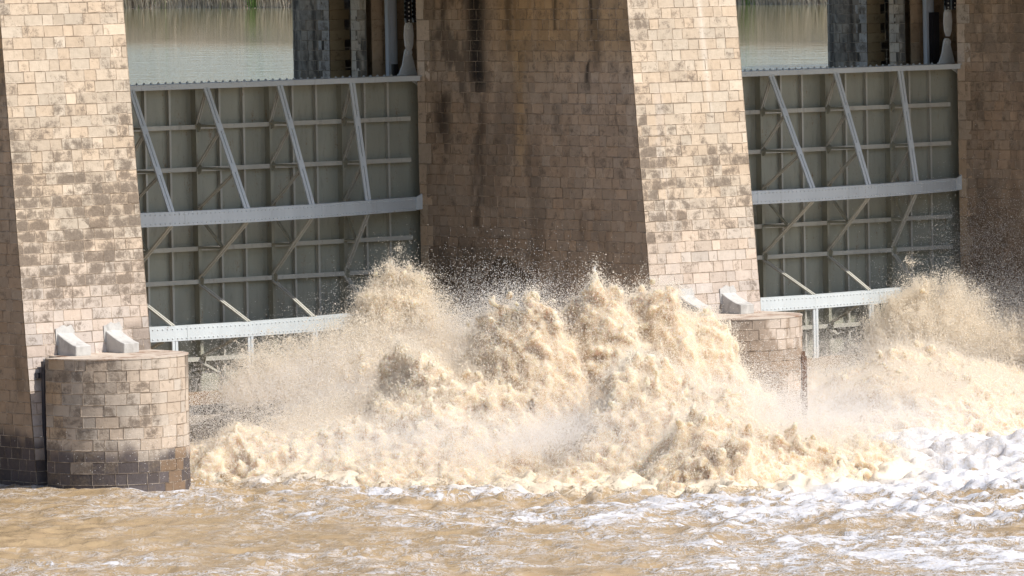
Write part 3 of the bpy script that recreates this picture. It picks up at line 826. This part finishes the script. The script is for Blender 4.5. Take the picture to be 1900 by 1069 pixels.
# turbulence: strong near the surge, weaker in the left foreground
T1 = sst(WX + 30 + .15 * (WY + 30), -4, 22); T2 = sst(WY, -75, -25)
turb = np.clip(.22 + .75 * T1 * (.35 + .65 * T2) , 0, 1)
lee = sst(-(WX + 22), 0, 5) * sst(WY, -30, -14); turb = turb * (1 - .75 * lee)
n6, n3, n15, n8, n4, n2_ = nz(6.5, 1), nz(3.1, 2), nz(1.5, 3), nz(.8, 4), nz(.42, 5), nz(.24, 6)
ridge = lambda a: 1 - np.abs(a) * 1.5
Hh = .12 * n6 + .12 * ridge(n3) + .13 * ridge(n15 + .3 * n3) + .13 * ridge(n8 + .3 * n15) + .085 * ridge(n4) + .035 * n2_ - .14
env = np.zeros(shp); env2 = np.zeros(shp)
for bx, by, hgt, rx, ry, tr, kind in BUMPS: env = np.maximum(env, hgt * np.exp(-.38 * (((WX - bx) / rx) ** 2 + ((WY - by) / ry) ** 2)))
for bx, by, hgt, rx, ry, tr, kind in BUMPS:
    if hgt > 1: env2 = np.maximum(env2, np.exp(-.10 * (((WX - bx) / rx) ** 2 + ((WY - by) / ry) ** 2)))
env = sst(env, .08, 1.2)
Hh = Hh * (.12 + 1.0 * turb + .6 * env) + .12 * env
ftex = .50 * ridge(nz(2.6, 21) + .5 * n15) + .42 * ridge(nz(1.2, 22) + .4 * n8) + .30 * nz(.6, 23) + .2 * nz(.3, 24) + .45 * nz(7, 25)
ftex = (ftex - ftex.mean()) / ftex.std()
foam = .50 * ftex + .45 * (Hh - .1) / .25 * (.3 + turb) + np.interp(UU, [-20, -8, 0, 8, 16], [-.95, -.60, -.30, .0, .22]) + .35 * sst(VV, -34, -12) * sst(UU, -12, 4) + 1.0 * env + .75 * sst(env2, .05, .6)
V = np.stack([WX, WY, WZ + Hh], -1).reshape(-1, 3); I = np.arange(len(V)).reshape(shp)
Fq = np.stack([I[:-1, :-1], I[1:, :-1], I[1:, 1:], I[:-1, 1:]], -1).reshape(-1, 4)
m, nt, b = new_mat('muddy_river'); c = coord(nt)
cb = coord(nt, (1.0, 1.0, 1.0))
fa = attr(nt, 'foam').outputs['Fac']
fn = mth(nt, 'ADD', mth(nt, 'MULTIPLY', noise(nt, 1.5, 8, .62, c, 2.0), 4.2), mth(nt, 'MULTIPLY', noise(nt, 9, 6, .7, c, .8), .8))
ff = mth(nt, 'ADD', fa, mth(nt, 'SUBTRACT', fn, 2.5))
mk0 = rng(nt, ff, .02, .38)
near_ = attr(nt, 'near').outputs['Fac']
wv = nt.nodes.new('ShaderNodeVectorMath'); wv.operation = 'MULTIPLY_ADD'; wn = nt.nodes.new('ShaderNodeTexNoise'); wn.inputs['Scale'].default_value = 1.1; wn.inputs['Detail'].default_value = 4
nt.links.new(c, wn.inputs['Vector']); nt.links.new(wn.outputs['Color'], wv.inputs[0]); wv.inputs[1].default_value = (1.6, 1.6, 1.6); nt.links.new(c, wv.inputs[2]); cw = wv.outputs[0]
def lace(sc, lo, hi):
    n_ = noise(nt, sc, 3, .6, cw); a_ = mth(nt, 'ABSOLUTE', mth(nt, 'SUBTRACT', n_, .5)); return rng(nt, a_, lo, hi, 1, 0)
lc_ = mth(nt, 'MAXIMUM', lace(.9, .006, .035), mth(nt, 'MULTIPLY', lace(2.3, .008, .05), .8))
lmask = mth(nt, 'MULTIPLY', lc_, rng(nt, mth(nt, 'ADD', fa, mth(nt, 'SUBTRACT', noise(nt, .7, 5, .7, c), .5)), -1.5, -.2))
mk = mth(nt, 'MAXIMUM', mk0, mth(nt, 'MULTIPLY', lmask, .85))
brown = mix(nt, noise(nt, .8, 6, .6, c, .5), (.30, .205, .11), (.42, .305, .175))
fcol = mix(nt, rng(nt, noise(nt, 4.5, 8, .72, c, .8), .34, .52), (.50, .435, .36), (.575, .56, .57))
thin = mix(nt, rng(nt, noise(nt, 6, 8, .75, c, 1.5), .48, .60), brown, (.50, .41, .31))
col = mix(nt, rng(nt, ff, -.35, .05), brown, thin)
fcol = mix(nt, rng(nt, mth(nt, 'ADD', near_, mth(nt, 'MULTIPLY', noise(nt, .5, 4, .6, c), .5)), .28, .75), fcol, (.68, .57, .43))
col = mix(nt, mk, col, fcol)
nt.links.new(col, b.inputs['Base Color'])
nt.links.new(rng(nt, mk, 0, 1, .09, .6), b.inputs['Roughness'])
b.inputs['IOR'].default_value = 1.33; b.inputs['Specular IOR Level'].default_value = .20
bh = mth(nt, 'ADD', mth(nt, 'ADD', mth(nt, 'MULTIPLY', noise(nt, 1.7, 7, .62, c, .6), 1.0), mth(nt, 'MULTIPLY', noise(nt, 8, 6, .65, c, .5), .40)), mth(nt, 'MULTIPLY', mk, .35))
bump(nt, b, bh, .10, .9)
RIVER = m
tag(np_mesh('river_water', V, Fq, RIVER, None, True, {'foam': foam.ravel(), 'near': env.ravel()}), kind='structure')
g = MB(); g.add([(-900, -900, WZ - 1.1), (900, -900, WZ - 1.1), (900, .9, WZ - 1.1), (-900, .9, WZ - 1.1)], [(0, 1, 2, 3)])
m, nt, b = new_mat('far_river'); b.inputs['Base Color'].default_value = (.42, .29, .16, 1); b.inputs['Roughness'].default_value = .3
tag(g.build('river_bed', m), kind='structure')

# ------------------------------------------------------------------ white water
def surface_nets(f, org, vs):
    nx, ny, nz_ = f.shape
    ins = f > 0
    c8 = [(i, j, k) for i in (0, 1) for j in (0, 1) for k in (0, 1)]
    cnt = np.zeros((nx - 1, ny - 1, nz_ - 1), np.uint8)
    for i, j, k in c8: cnt += ins[i:nx - 1 + i, j:ny - 1 + j, k:nz_ - 1 + k]
    act = (cnt > 0) & (cnt < 8); del cnt
    idx = np.argwhere(act).astype(np.int32)
    cid = np.full(act.shape, -1, np.int32); cid[idx[:, 0], idx[:, 1], idx[:, 2]] = np.arange(len(idx))
    vals = np.stack([f[idx[:, 0] + i, idx[:, 1] + j, idx[:, 2] + k] for i, j, k in c8], 1)
    pos = np.zeros((len(idx), 3), np.float32); n = np.zeros(len(idx), np.float32)
    C = np.array(c8, np.float32)
    for a in range(8):
        for b_ in range(a + 1, 8):
            if np.abs(C[a] - C[b_]).sum() != 1: continue
            va, vb = vals[:, a], vals[:, b_]; cr_ = (va > 0) != (vb > 0)
            t = np.where(cr_, va / np.where(cr_, va - vb, 1), 0)
            pos += np.where(cr_[:, None], C[a] + t[:, None] * (C[b_] - C[a]), 0); n += cr_
    pos = pos / n[:, None] + idx
    V = pos * vs + np.array(org, np.float32)
    Fs = []
    for ax in range(3):
        sl0 = [slice(None)] * 3; sl1 = [slice(None)] * 3; sl0[ax] = slice(0, -1); sl1[ax] = slice(1, None)
        a, b_ = ins[tuple(sl0)], ins[tuple(sl1)]
        e = np.argwhere(a != b_); o1, o2 = [(1, 2), (2, 0), (0, 1)][ax]
        e = e[(e[:, o1] > 0) & (e[:, o2] > 0) & (e[:, o1] < f.shape[o1] - 1) & (e[:, o2] < f.shape[o2] - 1)]
        s_ = a[e[:, 0], e[:, 1], e[:, 2]]
        def cell(d1, d2):
            q = e.copy(); q[:, o1] -= d1; q[:, o2] -= d2; return cid[q[:, 0], q[:, 1], q[:, 2]]
        q = np.stack([cell(1, 1), cell(0, 1), cell(0, 0), cell(1, 0)], 1)
        q[~s_] = q[~s_][:, ::-1]
        Fs.append(q)
    return V, np.concatenate(Fs)

def surge(name, x0, x1, y0, y1, z1, vs, seed, label):
    nx, ny, nz_ = int((x1 - x0) / vs), int((y1 - y0) / vs), int((z1 - WZ + .5) / vs)
    X = (x0 + np.arange(nx) * vs)[:, None]; Y = (y0 + np.arange(ny) * vs)[None, :]; Z = WZ - .5 + np.arange(nz_) * vs
    H = None; E = np.full((nx, ny), np.exp(-2.86)); Sp = np.zeros((nx, ny), np.float32)
    for bx, by, hgt, rx, ry, tr, kind in BUMPS:
        dx, dy = X - bx, Y - by; d2 = (dx / rx) ** 2 + (dy / ry) ** 2
        v = -1.3 + (hgt + 1.3) * np.exp(-(d2 ** 1.35) * .85)
        if kind == 'spray': Sp = np.maximum(Sp, np.exp(-d2 ** 2))
        E = E + np.exp(2.2 * (v + .55 * (hgt > 1.5) * (v > -1.2) * (v + 1.3) / (hgt + 1.3))) - np.exp(-2.86)
    H = np.log(E) / 2.2
    bd = np.minimum(np.minimum(X - x0, x1 - X), np.minimum(Y - y0, y1 - Y)); H = H - 3 * (1 - sst(bd, .15, 1.6)) * (bd < 1.6) * (H > -9)
    # keep out of the piers
    for px in (P1X, P2X, P3X):
        ins_ = (X > px - .05) & (X < px + TW + .05) & (Y > -16); H = np.where(ins_, -3, H)
    f = (WZ + H)[:, :, None] - Z[None, None, :]
    H = H - .25 * np.clip(.30 + .28 * (H + 1), .22, 1.15) - .15
    k = (1 - .45 * Sp)[:, :, None]
    f = (f * k).astype(np.float32)
    amp = np.clip(.30 + .28 * (H + 1), .22, 1.15)[:, :, None]; asp = Sp[:, :, None]
    f += amp * .60 * grid_noise((nx, ny, nz_), (2.6 / vs, 2.6 / vs, 2.2 / vs), seed)
    n1 = grid_noise((nx, ny, nz_), (1.25 / vs, 1.25 / vs, 1.35 / vs), seed + 1)
    f += amp * .36 * n1
    f += amp * .22 * (.5 - np.abs(grid_noise((nx, ny, nz_), (.70 / vs, .70 / vs, .85 / vs), seed + 2) + .25 * n1)); del n1
    f += np.maximum(amp, .34) * .22 * (.5 - np.abs(grid_noise((nx, ny, nz_), (.34 / vs, .34 / vs, .42 / vs), seed + 3))) * (1 + .6 * asp)
    f += np.maximum(amp, .40) * .20 * grid_noise((nx, ny, nz_), (.17 / vs, .17 / vs, .21 / vs), seed + 4) * (1 + .8 * asp)
    V, Q = surface_nets(f, (x0, y0, WZ - .5), vs)
    # aeration: crests paler than troughs
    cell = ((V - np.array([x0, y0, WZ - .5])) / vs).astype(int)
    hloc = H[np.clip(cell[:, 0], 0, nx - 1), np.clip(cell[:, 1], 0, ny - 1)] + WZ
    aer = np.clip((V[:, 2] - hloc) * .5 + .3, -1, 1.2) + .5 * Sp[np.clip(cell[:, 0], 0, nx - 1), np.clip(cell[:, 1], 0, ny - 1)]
    o = np_mesh(name, V, Q, SURGE, None, True, {'aer': aer})
    tag(o, label, 'white water', kind='stuff')
    print(name, len(V), len(Q))
    return V, Q, cell, Sp, H

SURGE = foam_mat('muddy_foam', (.50, .35, .20), (.73, .60, .435), (.80, .73, .63))
VA, QA, CA, SpA, HA = surge('white_water', -24, 7.5, -37, -1.5, -8.0, .075, 40, 'cream muddy surge heaped between the left pier and the central pier nose')
VB, QB, CB, SpB, HB = surge('white_water', 5.6, 30, -27, -.5, -9.4, .085, 60, 'cream muddy surge and spray peak boiling below the right gate')

# ------------------------------------------------------------------ droplets and mist as point clouds
def droplets(name, P, rad, mat, label):
    me = bpy.data.meshes.new(name); me.vertices.add(len(P)); me.vertices.foreach_set('co', P.astype(np.float32).ravel())
    a = me.attributes.new('rad', 'FLOAT', 'POINT'); a.data.foreach_set('value', rad.astype(np.float32))
    o = link(name, me, mat)
    ng = bpy.data.node_groups.new(name, 'GeometryNodeTree')
    ng.interface.new_socket('Geometry', in_out='INPUT', socket_type='NodeSocketGeometry'); ng.interface.new_socket('Geometry', in_out='OUTPUT', socket_type='NodeSocketGeometry')
    gi, go = ng.nodes.new('NodeGroupInput'), ng.nodes.new('NodeGroupOutput'); mp = ng.nodes.new('GeometryNodeMeshToPoints'); na = ng.nodes.new('GeometryNodeInputNamedAttribute'); sm = ng.nodes.new('GeometryNodeSetMaterial')
    na.data_type = 'FLOAT'; na.inputs['Name'].default_value = 'rad'; sm.inputs['Material'].default_value = mat
    L = ng.links.new; L(gi.outputs[0], mp.inputs['Mesh']); L(na.outputs[0], mp.inputs['Radius']); L(mp.outputs[0], sm.inputs['Geometry']); L(sm.outputs[0], go.inputs[0])
    mo = o.modifiers.new('points', 'NODES'); mo.node_group = ng
    tag(o, label, 'spray', kind='stuff'); return o
m, nt, b = new_mat('spray_drops'); b.inputs['Base Color'].default_value = (.86, .785, .67, 1); b.inputs['Roughness'].default_value = .45; b.inputs['Specular IOR Level'].default_value = .4
DROP = m
def lit_through(m, colr, f):
    nt = m.node_tree; b = nt.nodes['Principled BSDF']; t = nt.nodes.new('ShaderNodeBsdfTranslucent'); t.inputs[0].default_value = colr; x = nt.nodes.new('ShaderNodeMixShader'); x.inputs[0].default_value = f
    o = [n for n in nt.nodes if n.type == 'OUTPUT_MATERIAL'][0]; nt.links.new(b.outputs[0], x.inputs[1]); nt.links.new(t.outputs[0], x.inputs[2]); nt.links.new(x.outputs[0], o.inputs[0])
lit_through(m, (.93, .87, .77, 1), .42)
m, nt, b = new_mat('mist_drops'); b.inputs['Base Color'].default_value = (.86, .83, .79, 1); b.inputs['Roughness'].default_value = .8
MISTM = m
lit_through(m, (.93, .90, .86, 1), .42)

def strands(V, cell, Sp, H, n, seed, rmax=.045, fine=False):
    """ballistic strings of drops thrown off the crests, in bursts"""
    r = np.random.default_rng(seed)
    sp = Sp[np.clip(cell[:, 0], 0, Sp.shape[0] - 1), np.clip(cell[:, 1], 0, Sp.shape[1] - 1)]
    hh = H[np.clip(cell[:, 0], 0, H.shape[0] - 1), np.clip(cell[:, 1], 0, H.shape[1] - 1)]
    top = V[:, 2] - (WZ + hh)
    w = (np.clip(V[:, 2] - WZ - .1, 0, 9) + .15) ** .8 * np.clip(top + .4, .02, 2) * (1 + 2.0 * sp); w = np.ones(len(V)) * (V[:, 2] > WZ - .2) if fine else w; w /= w.sum()
    nb = n // 9; s0 = r.choice(len(V), nb, p=w)
    bv = r.normal(0, 1, (nb, 3)); bv[:, 2] = np.abs(bv[:, 2]) * 1.2 + .5; bv[:, 1] -= .35; bv /= np.linalg.norm(bv, axis=1)[:, None]
    bs = (.5 + 1.6 * np.clip(hh[s0] / 6, 0, 1) + .3 * sp[s0]) * r.gamma(1.6, .55, nb)
    if fine: bs = (.35 + .8 * np.clip(hh[s0] / 6, 0, 1)) * r.gamma(1.8, .5, nb) + .1
    q = np.repeat(np.arange(nb), 9); m_ = len(q)
    P0 = V[s0][q] + r.normal(0, .16 if fine else .10, (m_, 3)); vel = bv[q] + r.normal(0, .28, (m_, 3)); vel *= (bs[q] * r.uniform(.4, 1.25, m_))[:, None]
    k = 12; out = []; rad = []
    tmax = r.uniform(.15, .55, m_); r0 = r.uniform(.010, rmax, m_) * r.uniform(.45, 1, m_)
    for i in range(k):
        t = tmax * (i + r.uniform(0, .7, m_)) / k
        p = P0 + vel * t[:, None]; p[:, 2] -= 4.9 * t * t
        p += r.normal(0, .006 + (.010 if fine else .022) * i / k, (m_, 3))
        out.append(p); rad.append(r0 * (1 - .70 * i / k) * r.uniform(.5, 1.15, m_))
    return np.concatenate(out), np.concatenate(rad)
PA, RA = strands(VA, CA, SpA, HA, 30000, 1, .030); PB, RB = strands(VB, CB, SpB, HB, 15000, 2, .030)
PF, RF = strands(VA, CA, SpA, HA, 150000, 5, .019, True); droplets('froth', PF, RF, DROP, 'torn cream threads of water over the main muddy surge')
PF, RF = strands(VB, CB, SpB, HB, 75000, 6, .019, True); droplets('froth', PF, RF, DROP, 'torn cream threads of water over the surge below the right gate')
droplets('spray', PA, RA, DROP, 'strings of cream droplets thrown off the main muddy surge by the central pier')
droplets('spray', PB, RB, DROP, 'strings of cream droplets thrown off the surge below the right gate')

def fuzz(V, H, cell, n, seed):
    """fine froth hugging the surface of the surge"""
    r = np.random.default_rng(seed); w = np.clip(V[:, 2] - WZ + .2, .02, 1.6); w /= w.sum(); s0 = r.choice(len(V), n, p=w)
    d = np.abs(r.normal(0, 1, n)) ** 1.7 * .15
    P = V[s0] + r.normal(0, 1, (n, 3)) * d[:, None] + np.stack([0 * d, -.3 * d, .6 * d], -1)
    return P, r.uniform(.005, .014, n) * np.clip(1.3 - d, .4, 1) * np.where(r.random(n) < .04, 1.8, 1)
P, R_ = fuzz(VA, HA, CA, 550000, 71); droplets('froth', P, R_, DROP, 'fine cream froth clinging to the main muddy surge')
P, R_ = fuzz(VB, HB, CB, 300000, 72); droplets('froth', P, R_, DROP, 'fine cream froth clinging to the surge below the right gate')

def cloud(n, c, s, seed, rlo=.005, rhi=.011, clump=1.0, zmin=WZ):
    r = np.random.default_rng(seed); P = r.normal(0, 1, (int(n * 2.2), 3)) * np.array(s) + np.array(c)
    d = fb2(P[:, 0] * .9 + P[:, 1] * .3, P[:, 2] * 1.1 + P[:, 1] * .4, seed, 5); keep = r.random(len(P)) < np.clip((d - .30) * 2.2 * clump + (1 - clump), 0, 1)
    P = P[keep & (P[:, 2] > zmin)]
    P = P[:n]; return P, r.uniform(rlo, rhi, len(P))
def plume(c, rad, h, nf, nd, seed, spread=1.0, lean=(0, 0)):
    """fingers of spray thrown up from a footprint, each one a ballistic string of drops"""
    r = np.random.default_rng(seed); g = 9.8
    rho = np.sqrt(r.random(nf)); ph = r.uniform(0, 2 * math.pi, nf)
    base = np.stack([c[0] + rad[0] * rho * np.cos(ph) * .75, c[1] + rad[1] * rho * np.sin(ph) * .75, np.full(nf, WZ + .8)], -1)
    hh = (h - .8) * (1 - .50 * rho ** 2) * (.50 + .50 * r.random(nf) ** 1.5)
    vz = np.sqrt(2 * g * hh); ta = vz / g
    vx = (np.cos(ph) * rho * rad[0] * .35 * spread + r.normal(0, .22, nf) + lean[0]) / ta; vy = (np.sin(ph) * rho * rad[1] * .35 * spread + r.normal(0, .22, nf) + lean[1]) / ta
    q = np.repeat(np.arange(nf), nd); m_ = len(q)
    u = np.concatenate([r.beta(5, 2.2, m_ // 2), r.uniform(.25, 1.55, m_ - m_ // 2)]); r.shuffle(u); u = u * np.where(r.random(m_) < .4, r.choice([.7, .85, 1.0, 1.1], m_), 1)
    t = ta[q] * u
    P = base[q] + np.stack([vx[q] * t, vy[q] * t, vz[q] * t - .5 * g * t * t], -1)
    th = r.uniform(.03, .16, nf)[q] * (.4 + u); P += r.normal(0, 1, (m_, 3)) * th[:, None] * np.where(r.random(m_) < .15, 2.4, 1)[:, None]
    R_ = r.uniform(.005, .012, m_) * np.where(r.random(m_) < .05, 2.4, 1)
    return P[P[:, 2] > WZ], R_[P[:, 2] > WZ]
def plumes(lst):
    a = [plume(*x) for x in lst]; P = np.concatenate([q[0] for q in a]); R_ = np.concatenate([q[1] for q in a])
    ok = np.ones(len(P), bool)
    for px in (P1X, P2X, P3X): ok &= ~((P[:, 0] > px - .05) & (P[:, 0] < px + TW + .05) & (P[:, 1] > -13.2))
    return P[ok], R_[ok]
P, R_ = plumes([((-5.8, -6.0), (3.0, 2.2), 6.4, 900, 300, 5, 1.0, (.1, -.2)), ((-8.9, -7.0), (2.9, 2.0), 5.3, 1000, 130, 6), ((-3.2, -8.4), (1.6, 1.8), 5.0, 420, 130, 7), ((-11.3, -5.5), (2.2, 1.8), 4.5, 650, 120, 17),
                ((-10.8, -18.5), (1.6, 2.0), 5.4, 300, 110, 8, 1.0, (-.7, 0)), ((-4.2, -21), (1.4, 1.8), 4.4, 260, 100, 9, 1.2, (.5, 0)), ((-14, -14), (3.4, 2.6), 2.7, 600, 90, 10), ((-7.6, -20), (3.2, 2.0), 6.7, 200, 80, 16)])
droplets('spray', P, R_, DROP, 'pale spray bursting up in fingers against the shaded wall of the central pier')
P, R_ = plumes([((23.0, -4.2), (2.7, 2.2), 5.2, 900, 330, 11, 1.0, (.1, -.2)), ((21.3, -4.0), (1.3, 1.6), 4.4, 200, 260, 12), ((26.0, -6.4), (2.2, 2.4), 3.9, 600, 120, 13), ((10, -17), (2.6, 2.2), 2.6, 300, 80, 14)])
droplets('spray', P, R_, DROP, 'pale spray bursting up in fingers beside the rightmost pier')
def clouds(lst):
    a = [cloud(*x) for x in lst]; P = np.concatenate([q[0] for q in a]); R_ = np.concatenate([q[1] for q in a])
    ok = np.ones(len(P), bool)
    for px in (P1X, P2X, P3X): ok &= ~((P[:, 0] > px - .05) & (P[:, 0] < px + TW + .05) & (P[:, 1] > -13.2))
    return P[ok], R_[ok]
P, R_ = clouds([
    (70000, (-5.7, -6.3, -12.4), (1.6, 1.3, 1.1), 1), (60000, (-9.0, -7.0, -13.3), (2.3, 1.6, .9), 2), (35000, (-3.3, -8.5, -12.2), (1.1, 1.3, 1.2), 3),
    (55000, (-9.4, -17.5, -11.8), (1.4, 1.6, 1.3), 4), (80000, (-14, -12, -13.4), (3.2, 2.2, .9), 5), (40000, (-4, -23, -13.8), (3.2, 1.8, .8), 6),
    (140000, (-14, -24, -14.3), (5.0, 3.0, .55), 9, .005, .011, .8), (60000, (-3, -28, -14.3), (3.5, 2.5, .5), 10, .005, .011, .8),
    (60000, (-7, -26, -13.8), (4.0, 1.5, .8), 7, .005, .010), (30000, (-18, -8, -14.2), (2.3, 2.2, .7), 8)])
droplets('mist', P, R_, MISTM, 'fine pale mist drifting over the main muddy surge')
P, R_ = clouds([
    (60000, (24.2, -4.3, -13.2), (1.6, 1.3, 1.0), 11), (80000, (27.2, -6.5, -13.2), (1.6, 1.6, 1.3), 12), (110000, (16.0, -5.5, -14.2), (4.5, 2.5, .9), 13, .005, .010, .6),
    (60000, (9, -16, -14.5), (4.5, 2.5, .7), 14, .005, .010, .7), (30000, (27, -3.5, -12.0), (1.9, 1.5, 1.9), 15)])
droplets('mist', P, R_, MISTM, 'fine pale mist hanging in front of the right gate and the rightmost pier')
